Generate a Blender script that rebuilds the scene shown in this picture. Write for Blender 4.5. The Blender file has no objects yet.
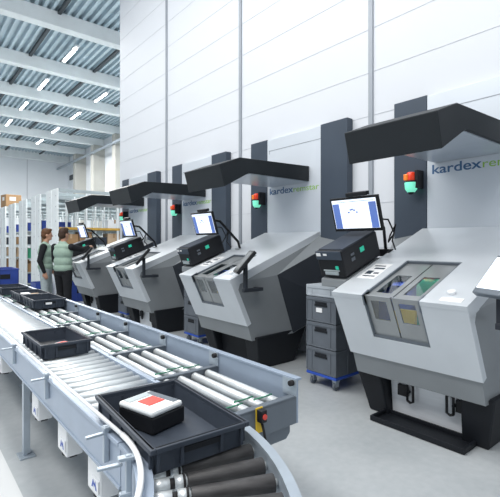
import bpy, bmesh, math, random
from mathutils import Vector, Matrix, Euler
random.seed(7)
SC = bpy.context.scene
COL = SC.collection

# ------------------------------------------------------------------ camera, world, lights, exposure
TH = math.atan(350 / 422.0)
cd = bpy.data.cameras.new('camera'); cam = bpy.data.objects.new('camera', cd); COL.objects.link(cam)
cam.location = (0, 0, 1.5); cam.rotation_euler = (math.pi / 2, 0, -TH)
cd.sensor_width = 36; cd.sensor_fit = 'HORIZONTAL'; cd.lens = 36 * 422 / 500.0
cd.shift_y = -5.5 / 500; cd.shift_x = 0; cd.clip_start = 0.05; cd.clip_end = 200
SC.camera = cam

W = bpy.data.worlds.new('World'); SC.world = W; W.use_nodes = True
W.node_tree.nodes['Background'].inputs[0].default_value = (0.86, 0.93, 1.0, 1)
W.node_tree.nodes['Background'].inputs[1].default_value = 0.62

def area(name, loc, sx, sy, power, rot=(0, 0, 0), col=(1, 0.98, 0.95)):
    l = bpy.data.lights.new(name, 'AREA'); l.shape = 'RECTANGLE'; l.size = sx; l.size_y = sy
    l.energy = power; l.color = col
    o = bpy.data.objects.new(name, l); COL.objects.link(o); o.location = loc; o.rotation_euler = rot
    return o
area('hall_lamp_row', (0.6, 5.0, 8.0), 1.4, 14, 480)
area('hall_lamp_row_window_side', (-2.5, 3.0, 7.6), 1.5, 12, 600, (0, -0.45, 0))
area('hall_lamp_row_far', (5.5, 22, 8.0), 5, 18, 2600)

SC.view_settings.view_transform = 'Standard'; SC.view_settings.look = 'None'
SC.view_settings.exposure = 0.0; SC.view_settings.gamma = 1.0
SC.view_settings.use_curve_mapping = False

# ------------------------------------------------------------------ materials
def mat(name, c, rough=0.5, metal=0.0, var=0.06, scale=6.0, stretch=(1, 1, 1), bump=0.0, emit=0.0, ecol=None):
    m = bpy.data.materials.new(name); m.use_nodes = True
    nt = m.node_tree; b = nt.nodes['Principled BSDF']
    tc = nt.nodes.new('ShaderNodeTexCoord'); mp = nt.nodes.new('ShaderNodeMapping')
    mp.inputs['Scale'].default_value = stretch
    nz = nt.nodes.new('ShaderNodeTexNoise'); nz.inputs['Scale'].default_value = scale; nz.inputs['Detail'].default_value = 5
    nt.links.new(tc.outputs['Object'], mp.inputs[0]); nt.links.new(mp.outputs[0], nz.inputs['Vector'])
    rp = nt.nodes.new('ShaderNodeValToRGB')
    rp.color_ramp.elements[0].position = 0.3; rp.color_ramp.elements[1].position = 0.7
    rp.color_ramp.elements[0].color = tuple(max(0, x * (1 - var)) for x in c) + (1,)
    rp.color_ramp.elements[1].color = tuple(min(1, x * (1 + var)) for x in c) + (1,)
    nt.links.new(nz.outputs['Fac'], rp.inputs[0]); nt.links.new(rp.outputs[0], b.inputs['Base Color'])
    b.inputs['Roughness'].default_value = rough; b.inputs['Metallic'].default_value = metal
    if max(c) < 0.11 and not emit: b.inputs['Specular IOR Level'].default_value = 0.3
    if bump:
        bp = nt.nodes.new('ShaderNodeBump'); bp.inputs['Strength'].default_value = bump; bp.inputs['Distance'].default_value = 0.01
        nt.links.new(nz.outputs['Fac'], bp.inputs['Height']); nt.links.new(bp.outputs[0], b.inputs['Normal'])
    if emit:
        b.inputs['Emission Color'].default_value = tuple(ecol or c) + (1,)
        b.inputs['Emission Strength'].default_value = emit
    return m

M = {}
M['clad'] = mat('white_cladding', (0.63, 0.66, 0.705), 0.55, 0, 0.01, 1.0)
M['joint'] = mat('grey_joint', (0.30, 0.33, 0.37), 0.5, 0.2, 0.03)
M['seam'] = mat('pale_seam', (0.565, 0.595, 0.64), 0.6, 0, 0.01)
M['unit_white'] = mat('unit_white_sheet', (0.62, 0.67, 0.73), 0.38, 0.15, 0.02, 2)
M['unit_dark'] = mat('unit_slate_sheet', (0.055, 0.072, 0.098), 0.4, 0.1, 0.06, 3)
M['cover'] = mat('cover_silver_paint', (0.64, 0.68, 0.72), 0.34, 0.25, 0.03, 3)
M['body'] = mat('body_grey_paint', (0.245, 0.265, 0.28), 0.42, 0.25, 0.05, 3)
M['body_dark'] = mat('body_charcoal_paint', (0.026, 0.031, 0.040), 0.5, 0.0, 0.08, 3)
M['base'] = mat('base_black_paint', (0.008, 0.010, 0.014), 0.55, 0, 0.1, 4)
M['hood'] = mat('hood_anthracite', (0.012, 0.016, 0.020), 0.5, 0.0, 0.08, 3)
M['soffit'] = mat('soffit_sheet', (0.42, 0.47, 0.53), 0.3, 0.2, 0.04)
M['silver'] = mat('brushed_silver', (0.80, 0.83, 0.87), 0.35, 0.2, 0.04, 6, (1, 1, 8))
M['pane'] = mat('pane_grey', (0.32, 0.34, 0.35), 0.25, 0.35, 0.05)
M['black'] = mat('black_plastic', (0.012, 0.013, 0.016), 0.42, 0, 0.15, 10)
M['tote'] = mat('tote_charcoal_plastic', (0.040, 0.050, 0.068), 0.5, 0, 0.1, 12)
M['tote_in'] = mat('tote_dark_plastic', (0.010, 0.012, 0.016), 0.5, 0, 0.1, 12)
M['crate'] = mat('crate_grey_plastic', (0.105, 0.122, 0.145), 0.5, 0, 0.08, 9)
M['crate_light'] = mat('crate_pale_plastic', (0.36, 0.40, 0.44), 0.45, 0, 0.08, 9)
M['blue'] = mat('blue_plastic', (0.02, 0.075, 0.42), 0.45, 0, 0.08, 8)
M['bluebin'] = mat('blue_bin_plastic', (0.025, 0.06, 0.30), 0.5, 0, 0.08, 8)
M['steel'] = mat('galvanised_steel', (0.42, 0.48, 0.54), 0.36, 0.5, 0.08, 9)
M['frame'] = mat('frame_blue_grey', (0.32, 0.385, 0.48), 0.4, 0.25, 0.05, 6)
M['framed'] = mat('frame_slate', (0.14, 0.165, 0.195), 0.42, 0.3, 0.05, 6)
M['roller'] = mat('roller_zinc', (0.66, 0.70, 0.72), 0.3, 0.35, 0.05, 12)
M['sleeve'] = mat('roller_sleeve_dark', (0.055, 0.054, 0.056), 0.45, 0.1, 0.3, 14, (1, 1, 6))
M['rubber'] = mat('rubber', (0.02, 0.02, 0.022), 0.7, 0, 0.1)
M['belt'] = mat('green_belt', (0.04, 0.22, 0.13), 0.5, 0, 0.1)
M['white'] = mat('white_paint', (0.80, 0.82, 0.84), 0.4, 0, 0.02)
M['bezel'] = mat('bezel', (0.01, 0.011, 0.013), 0.35, 0, 0.1)
M['screen'] = mat('lit_screen', (0.75, 0.82, 0.92), 0.2, 0, 0.01, 5, emit=0.75, ecol=(0.86, 0.92, 1.0))
M['screenblue'] = mat('lit_screen_blue', (0.08, 0.15, 0.45), 0.2, 0, 0.05, 5, emit=0.45, ecol=(0.16, 0.25, 0.58))
M['ledgreen'] = mat('green_display', (0.02, 0.45, 0.3), 0.3, 0, 0.05, emit=0.25, ecol=(0.05, 0.75, 0.5))
M['lensred'] = mat('red_lens', (0.75, 0.05, 0.02), 0.25, 0, 0.05, emit=0.12, ecol=(0.9, 0.08, 0.02))
M['lensorange'] = mat('amber_lens', (0.8, 0.22, 0.03), 0.25, 0, 0.05, emit=0.15, ecol=(1, 0.25, 0.03))
M['lensgreen'] = mat('green_lens', (0.15, 0.75, 0.5), 0.25, 0, 0.05, emit=0.55, ecol=(0.25, 0.85, 0.62))
M['txtblue'] = mat('lettering_blue', (0.05, 0.13, 0.27), 0.5, 0, 0.02)
M['txtgreen'] = mat('lettering_green', (0.27, 0.50, 0.08), 0.5, 0, 0.02)
M['red'] = mat('red_print', (0.7, 0.07, 0.05), 0.5, 0, 0.05)
M['yellow'] = mat('yellow_part', (0.75, 0.5, 0.03), 0.5, 0, 0.05)
M['greenpart'] = mat('green_part', (0.05, 0.35, 0.2), 0.5, 0, 0.05)
M['paper'] = mat('paper', (0.80, 0.81, 0.82), 0.7, 0, 0.02)
M['card'] = mat('cardboard', (0.36, 0.22, 0.11), 0.8, 0, 0.08, 5)
M['cardpale'] = mat('cardboard_pale', (0.52, 0.38, 0.25), 0.8, 0, 0.08, 5)
M['beam'] = mat('beam_concrete', (0.80, 0.84, 0.85), 0.7, 0, 0.06, 1.5)
M['column'] = mat('column_concrete', (0.46, 0.46, 0.43), 0.75, 0, 0.06, 1.5)
M['deck'] = mat('deck_steel', (0.50, 0.60, 0.66), 0.35, 0.3, 0.08, 2)
M['deckdark'] = mat('purlin_dark', (0.06, 0.07, 0.08), 0.5, 0.2, 0.08)
M['wallfar'] = mat('far_wall_panel', (0.74, 0.78, 0.82), 0.6, 0, 0.03, 0.6)
M['lamp'] = mat('lamp_diffuser', (0.95, 0.97, 1.0), 0.4, 0, 0.01, emit=24, ecol=(0.95, 0.98, 1.0))
M['rack'] = mat('rack_white', (0.80, 0.84, 0.85), 0.45, 0.05, 0.03)
M['rackshelf'] = mat('rack_shelf_grey', (0.42, 0.48, 0.50), 0.5, 0.2, 0.05)
M['orange'] = mat('orange_edge', (0.55, 0.33, 0.05), 0.5, 0, 0.05)
M['skin'] = mat('skin', (0.50, 0.27, 0.18), 0.5, 0, 0.06, 20)
M['hair'] = mat('brown_hair', (0.10, 0.045, 0.02), 0.6, 0, 0.3, 60)
M['hairdark'] = mat('dark_hair', (0.05, 0.028, 0.018), 0.6, 0, 0.3, 60)
M['vest'] = mat('sage_green_cloth', (0.29, 0.40, 0.33), 0.85, 0, 0.08, 12, bump=0.3)
M['blackcloth'] = mat('black_cloth', (0.012, 0.013, 0.016), 0.85, 0, 0.2, 14, bump=0.3)
M['greycloth'] = mat('grey_denim', (0.34, 0.40, 0.42), 0.85, 0, 0.12, 14, bump=0.3)
M['fillstrip'] = mat('fill_strip_glow', (0.9, 0.95, 1), 0.4, 0, 0.01, emit=14, ecol=(0.95, 0.98, 1.0))  # glow of the strip added inside the machines as fill light
M['darkint'] = mat('dark_interior', (0.05, 0.055, 0.06), 0.6, 0, 0.1)

def glass(name, tint, mixv):
    m = bpy.data.materials.new(name); m.use_nodes = True; nt = m.node_tree
    out = nt.nodes['Material Output']; nt.nodes.remove(nt.nodes['Principled BSDF'])
    t = nt.nodes.new('ShaderNodeBsdfTransparent'); t.inputs[0].default_value = tint + (1,)
    g = nt.nodes.new('ShaderNodeBsdfGlossy'); g.inputs['Roughness'].default_value = 0.03
    lw = nt.nodes.new('ShaderNodeLayerWeight'); lw.inputs[0].default_value = 0.4
    fr = nt.nodes.new('ShaderNodeMath'); fr.operation = 'MULTIPLY_ADD'; fr.inputs[1].default_value = mixv; fr.inputs[2].default_value = 0.06
    nt.links.new(lw.outputs['Facing'], fr.inputs[0])
    mx = nt.nodes.new('ShaderNodeMixShader')
    nt.links.new(fr.outputs[0], mx.inputs[0]); nt.links.new(t.outputs[0], mx.inputs[1]); nt.links.new(g.outputs[0], mx.inputs[2])
    nt.links.new(mx.outputs[0], out.inputs[0])
    return m
M['glass'] = glass('tinted_glass', (0.86, 0.90, 0.92), 0.22)

def floor_mat():
    m = bpy.data.materials.new('floor_concrete'); m.use_nodes = True; nt = m.node_tree; b = nt.nodes['Principled BSDF']
    tc = nt.nodes.new('ShaderNodeTexCoord'); sp = nt.nodes.new('ShaderNodeSeparateXYZ'); nt.links.new(tc.outputs['Object'], sp.inputs[0])
    n1 = nt.nodes.new('ShaderNodeTexNoise'); n1.inputs['Scale'].default_value = 1.4; n1.inputs['Detail'].default_value = 8
    n2 = nt.nodes.new('ShaderNodeTexNoise'); n2.inputs['Scale'].default_value = 18; n2.inputs['Detail'].default_value = 6
    nt.links.new(tc.outputs['Object'], n1.inputs[0]); nt.links.new(tc.outputs['Object'], n2.inputs[0])
    r = nt.nodes.new('ShaderNodeValToRGB'); r.color_ramp.elements[0].position = 0.3; r.color_ramp.elements[1].position = 0.72
    r.color_ramp.elements[0].color = (0.33, 0.36, 0.38, 1); r.color_ramp.elements[1].color = (0.46, 0.485, 0.50, 1)
    ad = nt.nodes.new('ShaderNodeMath'); ad.operation = 'MULTIPLY_ADD'; ad.inputs[1].default_value = 0.35
    nt.links.new(n2.outputs['Fac'], ad.inputs[0]); 
    sc = nt.nodes.new('ShaderNodeMath'); sc.operation = 'MULTIPLY'; sc.inputs[1].default_value = 0.65
    nt.links.new(n1.outputs['Fac'], sc.inputs[0]); nt.links.new(sc.outputs[0], ad.inputs[2])
    nt.links.new(ad.outputs[0], r.inputs[0])
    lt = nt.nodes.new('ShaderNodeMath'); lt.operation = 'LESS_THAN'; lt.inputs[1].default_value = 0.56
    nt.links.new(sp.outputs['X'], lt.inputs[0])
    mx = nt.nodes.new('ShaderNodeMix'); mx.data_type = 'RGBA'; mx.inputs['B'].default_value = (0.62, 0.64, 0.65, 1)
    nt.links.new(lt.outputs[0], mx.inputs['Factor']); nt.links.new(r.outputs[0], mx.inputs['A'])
    nt.links.new(mx.outputs['Result'], b.inputs['Base Color'])
    b.inputs['Roughness'].default_value = 0.36
    bp = nt.nodes.new('ShaderNodeBump'); bp.inputs['Strength'].default_value = 0.06; nt.links.new(n2.outputs['Fac'], bp.inputs['Height'])
    nt.links.new(bp.outputs[0], b.inputs['Normal'])
    return m
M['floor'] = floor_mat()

# ------------------------------------------------------------------ helpers
class MB:
    """collects shapes into one mesh; o = offset subtracted from every point"""
    def __init__(s, o=(0, 0, 0)): s.bm = bmesh.new(); s.o = Vector(o)
    def faces(s, pts, fs):
        vs = [s.bm.verts.new(Vector(p) - s.o) for p in pts]
        for f in fs:
            try: s.bm.faces.new([vs[i] for i in f])
            except ValueError: pass
        return s
    def hexa(s, p):  # 8 points: bottom 0-3, top 4-7
        return s.faces(p, [(3, 2, 1, 0), (4, 5, 6, 7), (0, 1, 5, 4), (1, 2, 6, 5), (2, 3, 7, 6), (3, 0, 4, 7)])
    def box(s, a, b):
        x0, y0, z0 = a; x1, y1, z1 = b
        return s.hexa([(x0, y0, z0), (x1, y0, z0), (x1, y1, z0), (x0, y1, z0), (x0, y0, z1), (x1, y0, z1), (x1, y1, z1), (x0, y1, z1)])
    def obox(s, c, size, m):  # oriented box, m = 3x3
        c = Vector(c); h = Vector(size) / 2; m = m.to_3x3()
        return s.hexa([c + m @ Vector((sx * h.x, sy * h.y, sz * h.z)) for sz in (-1, 1) for sx, sy in ((-1, -1), (1, -1), (1, 1), (-1, 1))])
    def prism(s, prof, axis, a, b):  # prof in the two other axes, in order (x,y,z minus axis)
        def P(u, v, w):
            return {'x': (w, u, v), 'y': (u, w, v), 'z': (u, v, w)}[axis]
        n = len(prof); pts = [P(u, v, a) for u, v in prof] + [P(u, v, b) for u, v in prof]
        return s.faces(pts, [tuple(range(n))[::-1], tuple(range(n, 2 * n))] + [(i, (i + 1) % n, (i + 1) % n + n, i + n) for i in range(n)])
    def cyl(s, p0, p1, r0, r1=None, n=14):
        r1 = r0 if r1 is None else r1
        p0 = Vector(p0); p1 = Vector(p1); d = (p1 - p0).normalized()
        a = d.orthogonal().normalized(); b = d.cross(a)
        pts = [p0 + (a * math.cos(t) + b * math.sin(t)) * r0 for t in [2 * math.pi * i / n for i in range(n)]]
        pts += [p1 + (a * math.cos(t) + b * math.sin(t)) * r1 for t in [2 * math.pi * i / n for i in range(n)]]
        return s.faces(pts, [tuple(range(n))[::-1], tuple(range(n, 2 * n))] + [(i, (i + 1) % n, (i + 1) % n + n, i + n) for i in range(n)])
    def tube(s, path, r, n=8):
        path = [Vector(p) for p in path]; rings = []
        prev = None
        for i, p in enumerate(path):
            d = (path[min(i + 1, len(path) - 1)] - path[max(i - 1, 0)]).normalized()
            if prev is None: a = d.orthogonal().normalized()
            else: a = (prev - d * prev.dot(d)).normalized()
            prev = a; b = d.cross(a)
            rings.append([p + (a * math.cos(2 * math.pi * k / n) + b * math.sin(2 * math.pi * k / n)) * r for k in range(n)])
        pts = [q for rg in rings for q in rg]; L = len(path)
        fs = [(i * n + k, i * n + (k + 1) % n, (i + 1) * n + (k + 1) % n, (i + 1) * n + k) for i in range(L - 1) for k in range(n)]
        fs += [tuple(range(n))[::-1], tuple(range((L - 1) * n, L * n))]
        return s.faces(pts, fs)
    def sphere(s, c, r, seg=14, sc=(1, 1, 1)):
        mt = Matrix.Translation(Vector(c) - s.o) @ Matrix.Diagonal(Vector((r * sc[0], r * sc[1], r * sc[2], 1)))
        bmesh.ops.create_uvsphere(s.bm, u_segments=seg, v_segments=max(6, seg // 2 + 2), radius=1, matrix=mt); return s
    def build(s, name, m, parent=None, bevel=0.0, smooth=False, solid=0.0, loc=None, seg=2):
        bmesh.ops.recalc_face_normals(s.bm, faces=s.bm.faces[:])
        me = bpy.data.meshes.new(name); s.bm.to_mesh(me); s.bm.free()
        me.materials.append(m)
        o = bpy.data.objects.new(name, me); COL.objects.link(o)
        if parent: o.parent = parent
        if loc is not None: o.location = loc
        if smooth:
            for p in me.polygons: p.use_smooth = len(p.vertices) <= 4
        if solid:
            md = o.modifiers.new('thickness', 'SOLIDIFY'); md.thickness = solid; md.offset = 0
        if bevel:
            md = o.modifiers.new('bevel', 'BEVEL'); md.width = bevel; md.segments = seg; md.limit_method = 'ANGLE'; md.angle_limit = 0.6
        return o

def tag(o, label=None, cat=None, group=None, kind=None):
    if label: o['label'] = label
    if cat: o['category'] = cat
    if group: o['group'] = group
    if kind: o['kind'] = kind
    return o
def thing(name, label, cat, loc, group=None, rz=0):
    o = bpy.data.objects.new(name, None); COL.objects.link(o); o.location = loc; o.rotation_euler = (0, 0, rz)
    o.empty_display_size = 0.1
    return tag(o, label, cat, group)
def copy_tree(o, parent=None):
    c = o.copy(); COL.objects.link(c)
    if parent: c.parent = parent
    for ch in [x for x in COL.objects if x.parent == o and x != c]: copy_tree(ch, c)
    return c
def struct(o): o['kind'] = 'structure'; return o
ORD = ['first', 'second', 'third', 'fourth', 'fifth', 'sixth', 'seventh', 'eighth', 'ninth', 'tenth', 'eleventh', 'twelfth']

# ------------------------------------------------------------------ the setting
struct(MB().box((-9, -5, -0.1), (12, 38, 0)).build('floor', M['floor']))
# tall white storage block behind the machines
struct(MB().box((4.38, -3.5, 0), (8.8, 10.55, 8.15)).build('wall_front', M['clad']))
for i, y in enumerate((8.055, 5.52, 2.985, 0.45)):
    struct(MB().box((4.355, y - 0.03, 0), (4.385, y + 0.03, 8.14)).build('trim_%d' % (i + 1), M['joint'], bevel=0.004))
n = 5
for z in (3.565, 4.09, 4.615, 5.14, 5.66, 6.19, 6.72, 7.25, 3.04, 2.51, 1.98, 1.45):
    struct(MB().box((4.376, -3.4, z - 0.004), (4.382, 10.54, z + 0.004)).build('trim_%d' % n, M['seam'])); n += 1
struct(MB().box((-9, 37.2, 0), (11.2, 37.5, 9.2)).build('wall_back', M['wallfar']))
struct(MB().box((10.9, 10.0, 0), (11.2, 37.2, 9.2)).build('wall_right', M['wallfar']))
for x in (2.0, 4.9, 7.8):
    struct(MB().box((x - 0.03, 37.17, 0), (x + 0.03, 37.2, 8.2)).build('trim_%d' % n, M['seam'])); n += 1
# corrugated roof deck
prof = []; x = -8.9; k = 0
pitch = 0.235
while x < 11.1:
    prof += [(x, 8.66), (x + pitch * 0.4, 8.66), (x + pitch * 0.5, 8.79), (x + pitch * 0.9, 8.79)]; x += pitch
prof += [(x, 8.66), (x, 8.95), (-8.9, 8.95)]
struct(MB().prism(prof, 'y', 10.6, 37.2).build('ceiling', M['deck']))
for y in (14.2, 18.0, 21.7, 25.5, 29.3, 33.1):
    struct(MB().prism([(y - 0.36, 8.2), (y, 8.2), (y, 8.67), (y - 0.36, 8.67)], 'x', -8.8, 10.88).build('trim_%d' % n, M['beam'], bevel=0.02)); n += 1
struct(MB().box((-8.8, 36.7, 8.15), (10.88, 37.17, 8.9)).build('trim_%d' % n, M['beam'])); n += 1
for x in (1.4, 3.8, 6.2, 8.6):
    struct(MB().box((x - 0.05, 10.7, 8.58), (x + 0.05, 37.0, 8.68)).build('trim_%d' % n, M['deckdark'])); n += 1
for y in (33.1, 29.3, 25.5, 21.7):
    struct(MB().box((10.1, y - 0.45, 0), (10.9, y + 0.1, 8.2)).build('trim_%d' % n, M['column'], bevel=0.03)); n += 1
struct(MB().tube([(10.0, 12, 7.6), (10.0, 36.9, 7.6)], 0.09).build('trim_%d' % n, M['steel'], smooth=True)); n += 1
struct(MB().box((10.84, 33.4, 6.7), (10.9, 36.6, 7.1)).build('trim_%d' % n, M['deckdark'])); n += 1

# ceiling strip lamps
li = 0
for xi, X in enumerate((2.3, 4.78, 7.3)):
    for bi, y in enumerate((14.5, 18.3, 22.0, 25.8, 29.6)):
        side = ('left', 'middle', 'right')[xi]
        t = thing('ceiling_light', 'white strip lamp, %s from the camera in the %s row under the roof' % (ORD[bi], side), 'lamp',
                  (X, y + 1.55, 8.35), 'strip lamps under the roof')
        MB().box((-0.08, -0.85, 0.02), (0.08, 0.85, 0.07)).build('housing', M['white'], t, 0.01)
        MB().box((-0.04, -0.7, -0.01), (0.04, 0.7, 0.02)).build('diffuser', M['lamp'], t, 0.01)
        MB().box((-0.01, -0.7, 0.07), (0.01, -0.68, 0.34)).box((-0.01, 0.68, 0.07), (0.01, 0.7, 0.34)).build('hanger', M['steel'], t)

# ------------------------------------------------------------------ lift machines
S = 2.53
BO = Vector((3.5, 1.745, 0))
C0 = 1.745
def make_text(body, mtl, parent, right, x_off, z, size, name, X):
    cu = bpy.data.curves.new(name, 'FONT'); cu.body = body; cu.size = size; cu.extrude = 0.002
    if mtl is M['txtblue']: cu.offset = 0.0012
    tmp = bpy.data.objects.new(name, cu); COL.objects.link(tmp)
    dg = bpy.context.evaluated_depsgraph_get(); me = bpy.data.meshes.new_from_object(tmp.evaluated_get(dg))
    bpy.data.objects.remove(tmp); me.materials.clear(); me.materials.append(mtl)
    xs = [v.co.x for v in me.vertices]; w = max(xs) - min(xs); mn = min(xs)
    sc = right / w
    R = Matrix(((0, 0, -1), (-1, 0, 0), (0, 1, 0)))
    for v in me.vertices:
        v.co = R @ Vector(((v.co.x - mn) * sc, v.co.y * sc * 0.76, v.co.z)) + Vector((X, x_off, z)) - BO
    o = bpy.data.objects.new(name, me); COL.objects.link(o); o.parent = parent
    return o

P0 = Vector((3.055, 0, 0.545)); P1 = Vector((2.8, 0, 1.09)); P2 = Vector((4.3, 0, 1.655))
def strip(mb, A, B, t0, t1, u0, u1, d0, d1):
    """slab on the profile segment A-B, between parameters t0..t1 and u0..u1, depth d0..d1 inwards"""
    d = (B - A); nn = Vector((d.z, 0, -d.x)).normalized()   # points inwards / down
    if nn.x < 0: nn = -nn
    q = []
    for dd in (d0, d1):
        for t, u in ((t0, u0), (t1, u0), (t1, u1), (t0, u1)):
            p = A + d * t + nn * dd; q.append((p.x, u, p.z))
    mb.hexa(q)

def make_machine(k, label, panel_silver=True, tray=False):
    t = thing('lift_machine', label, 'machine', BO + Vector((0, S * k, 0)), 'lift machines along the white wall')
    L = lambda: MB(BO)
    # wall unit
    L().box((4.30, 2.249, 0.0), (4.375, 2.634, 3.07)).build('side_column', M['unit_dark'], t, 0.006)
    L().box((4.265, 0.725, 0.0), (4.375, 1.158, 3.06)).build('side_column', M['unit_dark'], t, 0.006)
    fp = L().box((4.305, 1.160, 0.0), (4.375, 2.247, 3.06)).build('front_panel', M['unit_white'], t, 0.004)
    L().box((4.302, 1.17, 2.885), (4.308, 2.2, 2.893)).box((4.302, 2.192, 2.84), (4.308, 2.2, 2.893)).build('panel_seam', M['joint'], fp)
    make_text('kardex', M['txtblue'], fp, 0.49, 2.19, 2.225, 0.1, 'lettering', 4.304)
    make_text('remstar', M['txtgreen'], fp, 0.47, 1.69, 2.225, 0.1, 'lettering', 4.304)
    # hood
    pr = [(2.87, 2.15), (2.80, 2.40), (3.10, 2.515), (4.30, 2.55), (4.30, 2.345), (3.24, 2.345)]
    h = L().prism(pr, 'y', 1.39, 2.17).build('hood', M['hood'], t, 0.006)
    L().box((3.25, 1.41, 2.335), (4.29, 2.15, 2.344)).build('soffit', M['soffit'], h)
    # silver cover with the window cut out
    mb = L(); th = 0.035
    uL, uR, wL, wR = 2.297, 1.195, 2.0, 1.52
    tw = (0.737 - P0.z) / (P1.z - P0.z); ts = (3.48 - P1.x) / (P2.x - P1.x)
    strip(mb, P0, P1, 0, 1, wL, uL - 0.0005, 0, th); strip(mb, P0, P1, 0, 1, uR + 0.0005, wR, 0, th); strip(mb, P0, P1, 0, tw, wR, wL, 0, th)
    strip(mb, P1, P2, 0, 1, wL, uL, 0, th); strip(mb, P1, P2, 0, 1, uR, wR, 0, th); strip(mb, P1, P2, ts, 1, wR, wL, 0, th)
    for (a, b) in ((uL - 0.02, uL), (uR, uR + 0.02)): strip(mb, P1, P2, 0.012, 1, a, b, th, 0.10); strip(mb, P0, P1, 0.0, 0.99, a + 0.001, b - 0.001, th, 0.06)
    dA = (P0 - P1).normalized(); dB = (P2 - P1).normalized()
    nA = Vector((-dA.z, 0, dA.x)); nA = nA if nA.x > 0 else -nA
    nB = Vector((dB.z, 0, -dB.x)); nB = nB if nB.z < 0 else -nB
    cp = [P1 + (nA + nB) * 0.006, P1 + dA * 0.16 + nA * 0.006, P1 + dA * 0.16 + nA * 0.058, P1 + dB * 0.12 + nB * 0.098, P1 + dB * 0.12 + nB * 0.006]
    for (a, b) in ((uL - 0.018, uL - 0.002), (uR + 0.002, uR + 0.018)): mb.prism([(p.x, p.z) for p in cp], 'y', a, b)
    cov = mb.build('cover', M['cover'], t)
    # dark reveal round the window
    mb = L()
    for (a, b, A, B, t0, t1) in ((wL, wL - 0.012, P0, P1, tw, 1), (wR, wR + 0.012, P0, P1, tw, 1), (wL, wL - 0.012, P1, P2, 0, ts), (wR, wR + 0.012, P1, P2, 0, ts)):
        strip(mb, A, B, t0, t1, min(a, b), max(a, b), 0.004, 0.09)
    strip(mb, P0, P1, tw, tw + 0.03, wR, wL, 0.004, 0.09); strip(mb, P1, P2, ts - 0.012, ts, wR, wL, 0.004, 0.09)
    mb.build('window_reveal', M['framed'], t)
    # sliding panes: grey sheet with a cut-out and glass
    mid = (wL + wR) / 2
    for (a, b) in ((wR + 0.01, mid - 0.006), (mid + 0.006, wL - 0.01)):
        mb = L(); g = L()
        cw = b - a; ga, gb = a + cw * 0.2, b - cw * 0.2
        f0, f1 = tw + 0.03, 0.98
        h0, h1 = tw + (1 - tw) * 0.42, tw + (1 - tw) * 0.86
        D0, D1 = 0.022, 0.034
        for (t0, t1, u0, u1) in ((f0, f1, a, ga), (f0, f1, gb, b), (f0, h0, ga, gb), (h1, f1, ga, gb)): strip(mb, P0, P1, t0, t1, u0, u1, D0, D1)
        strip(g, P0, P1, h0, h1, ga, gb, D0 + 0.003, D1 - 0.003)
        s0, s1 = 0.035, ts - 0.015
        q0, q1 = ts * 0.16, ts * 0.62
        for (t0, t1, u0, u1) in ((s0, s1, a, ga), (s0, s1, gb, b), (s0, q0, ga, gb), (q1, s1, ga, gb)): strip(mb, P1, P2, t0, t1, u0, u1, D0, D1)
        strip(g, P1, P2, q0, q1, ga, gb, D0 + 0.003, D1 - 0.003)
        pn = mb.build('window_pane', M['pane'], t)
        g.build('glass', M['glass'], pn)
    # what shows inside
    L().box((3.12, 1.3, 0.66), (4.2, 2.2, 0.68)).box((4.2, 1.3, 0.66), (4.28, 2.2, 1.5)).build('interior_tray', M['pane'], t)
    L().box((3.14, 1.74, 0.69), (3.17, 1.92, 0.96)).build('interior_divider', M['yellow'], t)
    L().box((3.40, 2.03, 0.69), (3.80, 2.24, 1.12)).build('interior_bin', M['blue'], t)
    L().box((3.60, 1.78, 0.69), (3.85, 1.98, 1.17)).build('interior_box', M['greenpart'], t)
    L().box((3.50, 1.30, 1.285), (3.56, 2.2, 1.30)).build('interior_fill_strip', M['fillstrip'], t)  # added glowing strip, unseen itself, brightens the interior behind the panes
    # grey body
    mb = L()
    rows = {}
    for s in (-1, 1):
        F = (2.86, C0 + s * 0.535, 1.045); G = (3.135, C0 + s * 0.53, 0.37)
        B = (3.49, C0 + s * 0.575, 1.115); Bb = (3.76, C0 + s * 0.575, 0.385)
        Cc = (4.30, C0 + s * 0.88, 1.54); E = (4.30, C0 + s * 0.54, 1.60); Cb = (4.30, C0 + s * 0.88, 0.72)
        Fm = (3.07, C0 + s * 0.53, 0.56)
        rows[s] = (F, G, B, Bb, Cc, E, Cb, Fm)
        mb.faces([F, B, E, Cc, G, Bb, Fm], [(0, 1, 2), (1, 3, 2), (0, 6, 4, 5, 1)])
        d = L().faces([B, Bb, Cb, Cc], [(0, 1, 2, 3)]).build('rear_side_panel', M['body_dark'], t, 0, solid=0.012)
    a, b = rows[-1], rows[1]
    mb.faces([a[7], b[7], b[1], a[1], a[3], b[3], a[6], b[6]], [(0, 1, 2, 3), (3, 2, 5, 4), (4, 5, 7, 6)])
    bmesh.ops.remove_doubles(mb.bm, verts=mb.bm.verts[:], dist=1e-4)
    body = mb.build('body', M['body'], t, solid=0.014)
    # base
    for s in (-1, 1):
        o1, i1, o0, i0 = C0 + s * 0.58, C0 + s * 0.34, C0 + s * 0.50, C0 + s * 0.31
        L().hexa([(3.27, i0, 0), (3.86, i0, 0), (3.86, o0, 0), (3.27, o0, 0), (3.17, i1, 0.40), (4.0, i1, 0.44), (4.0, o1, 0.44), (3.17, o1, 0.40)]).build('leg', M['base'], t, 0.012)
    bp = L().hexa([(3.335, C0 - 0.33, 0.03), (3.36, C0 - 0.33, 0.03), (3.36, C0 + 0.31, 0.03), (3.335, C0 + 0.31, 0.03),
                   (3.30, C0 - 0.33, 0.41), (3.33, C0 - 0.33, 0.41), (3.33, C0 + 0.31, 0.41), (3.30, C0 + 0.31, 0.41)]).build('base_panel', M['silver'] if panel_silver else M['base'], t, 0.003)
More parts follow.
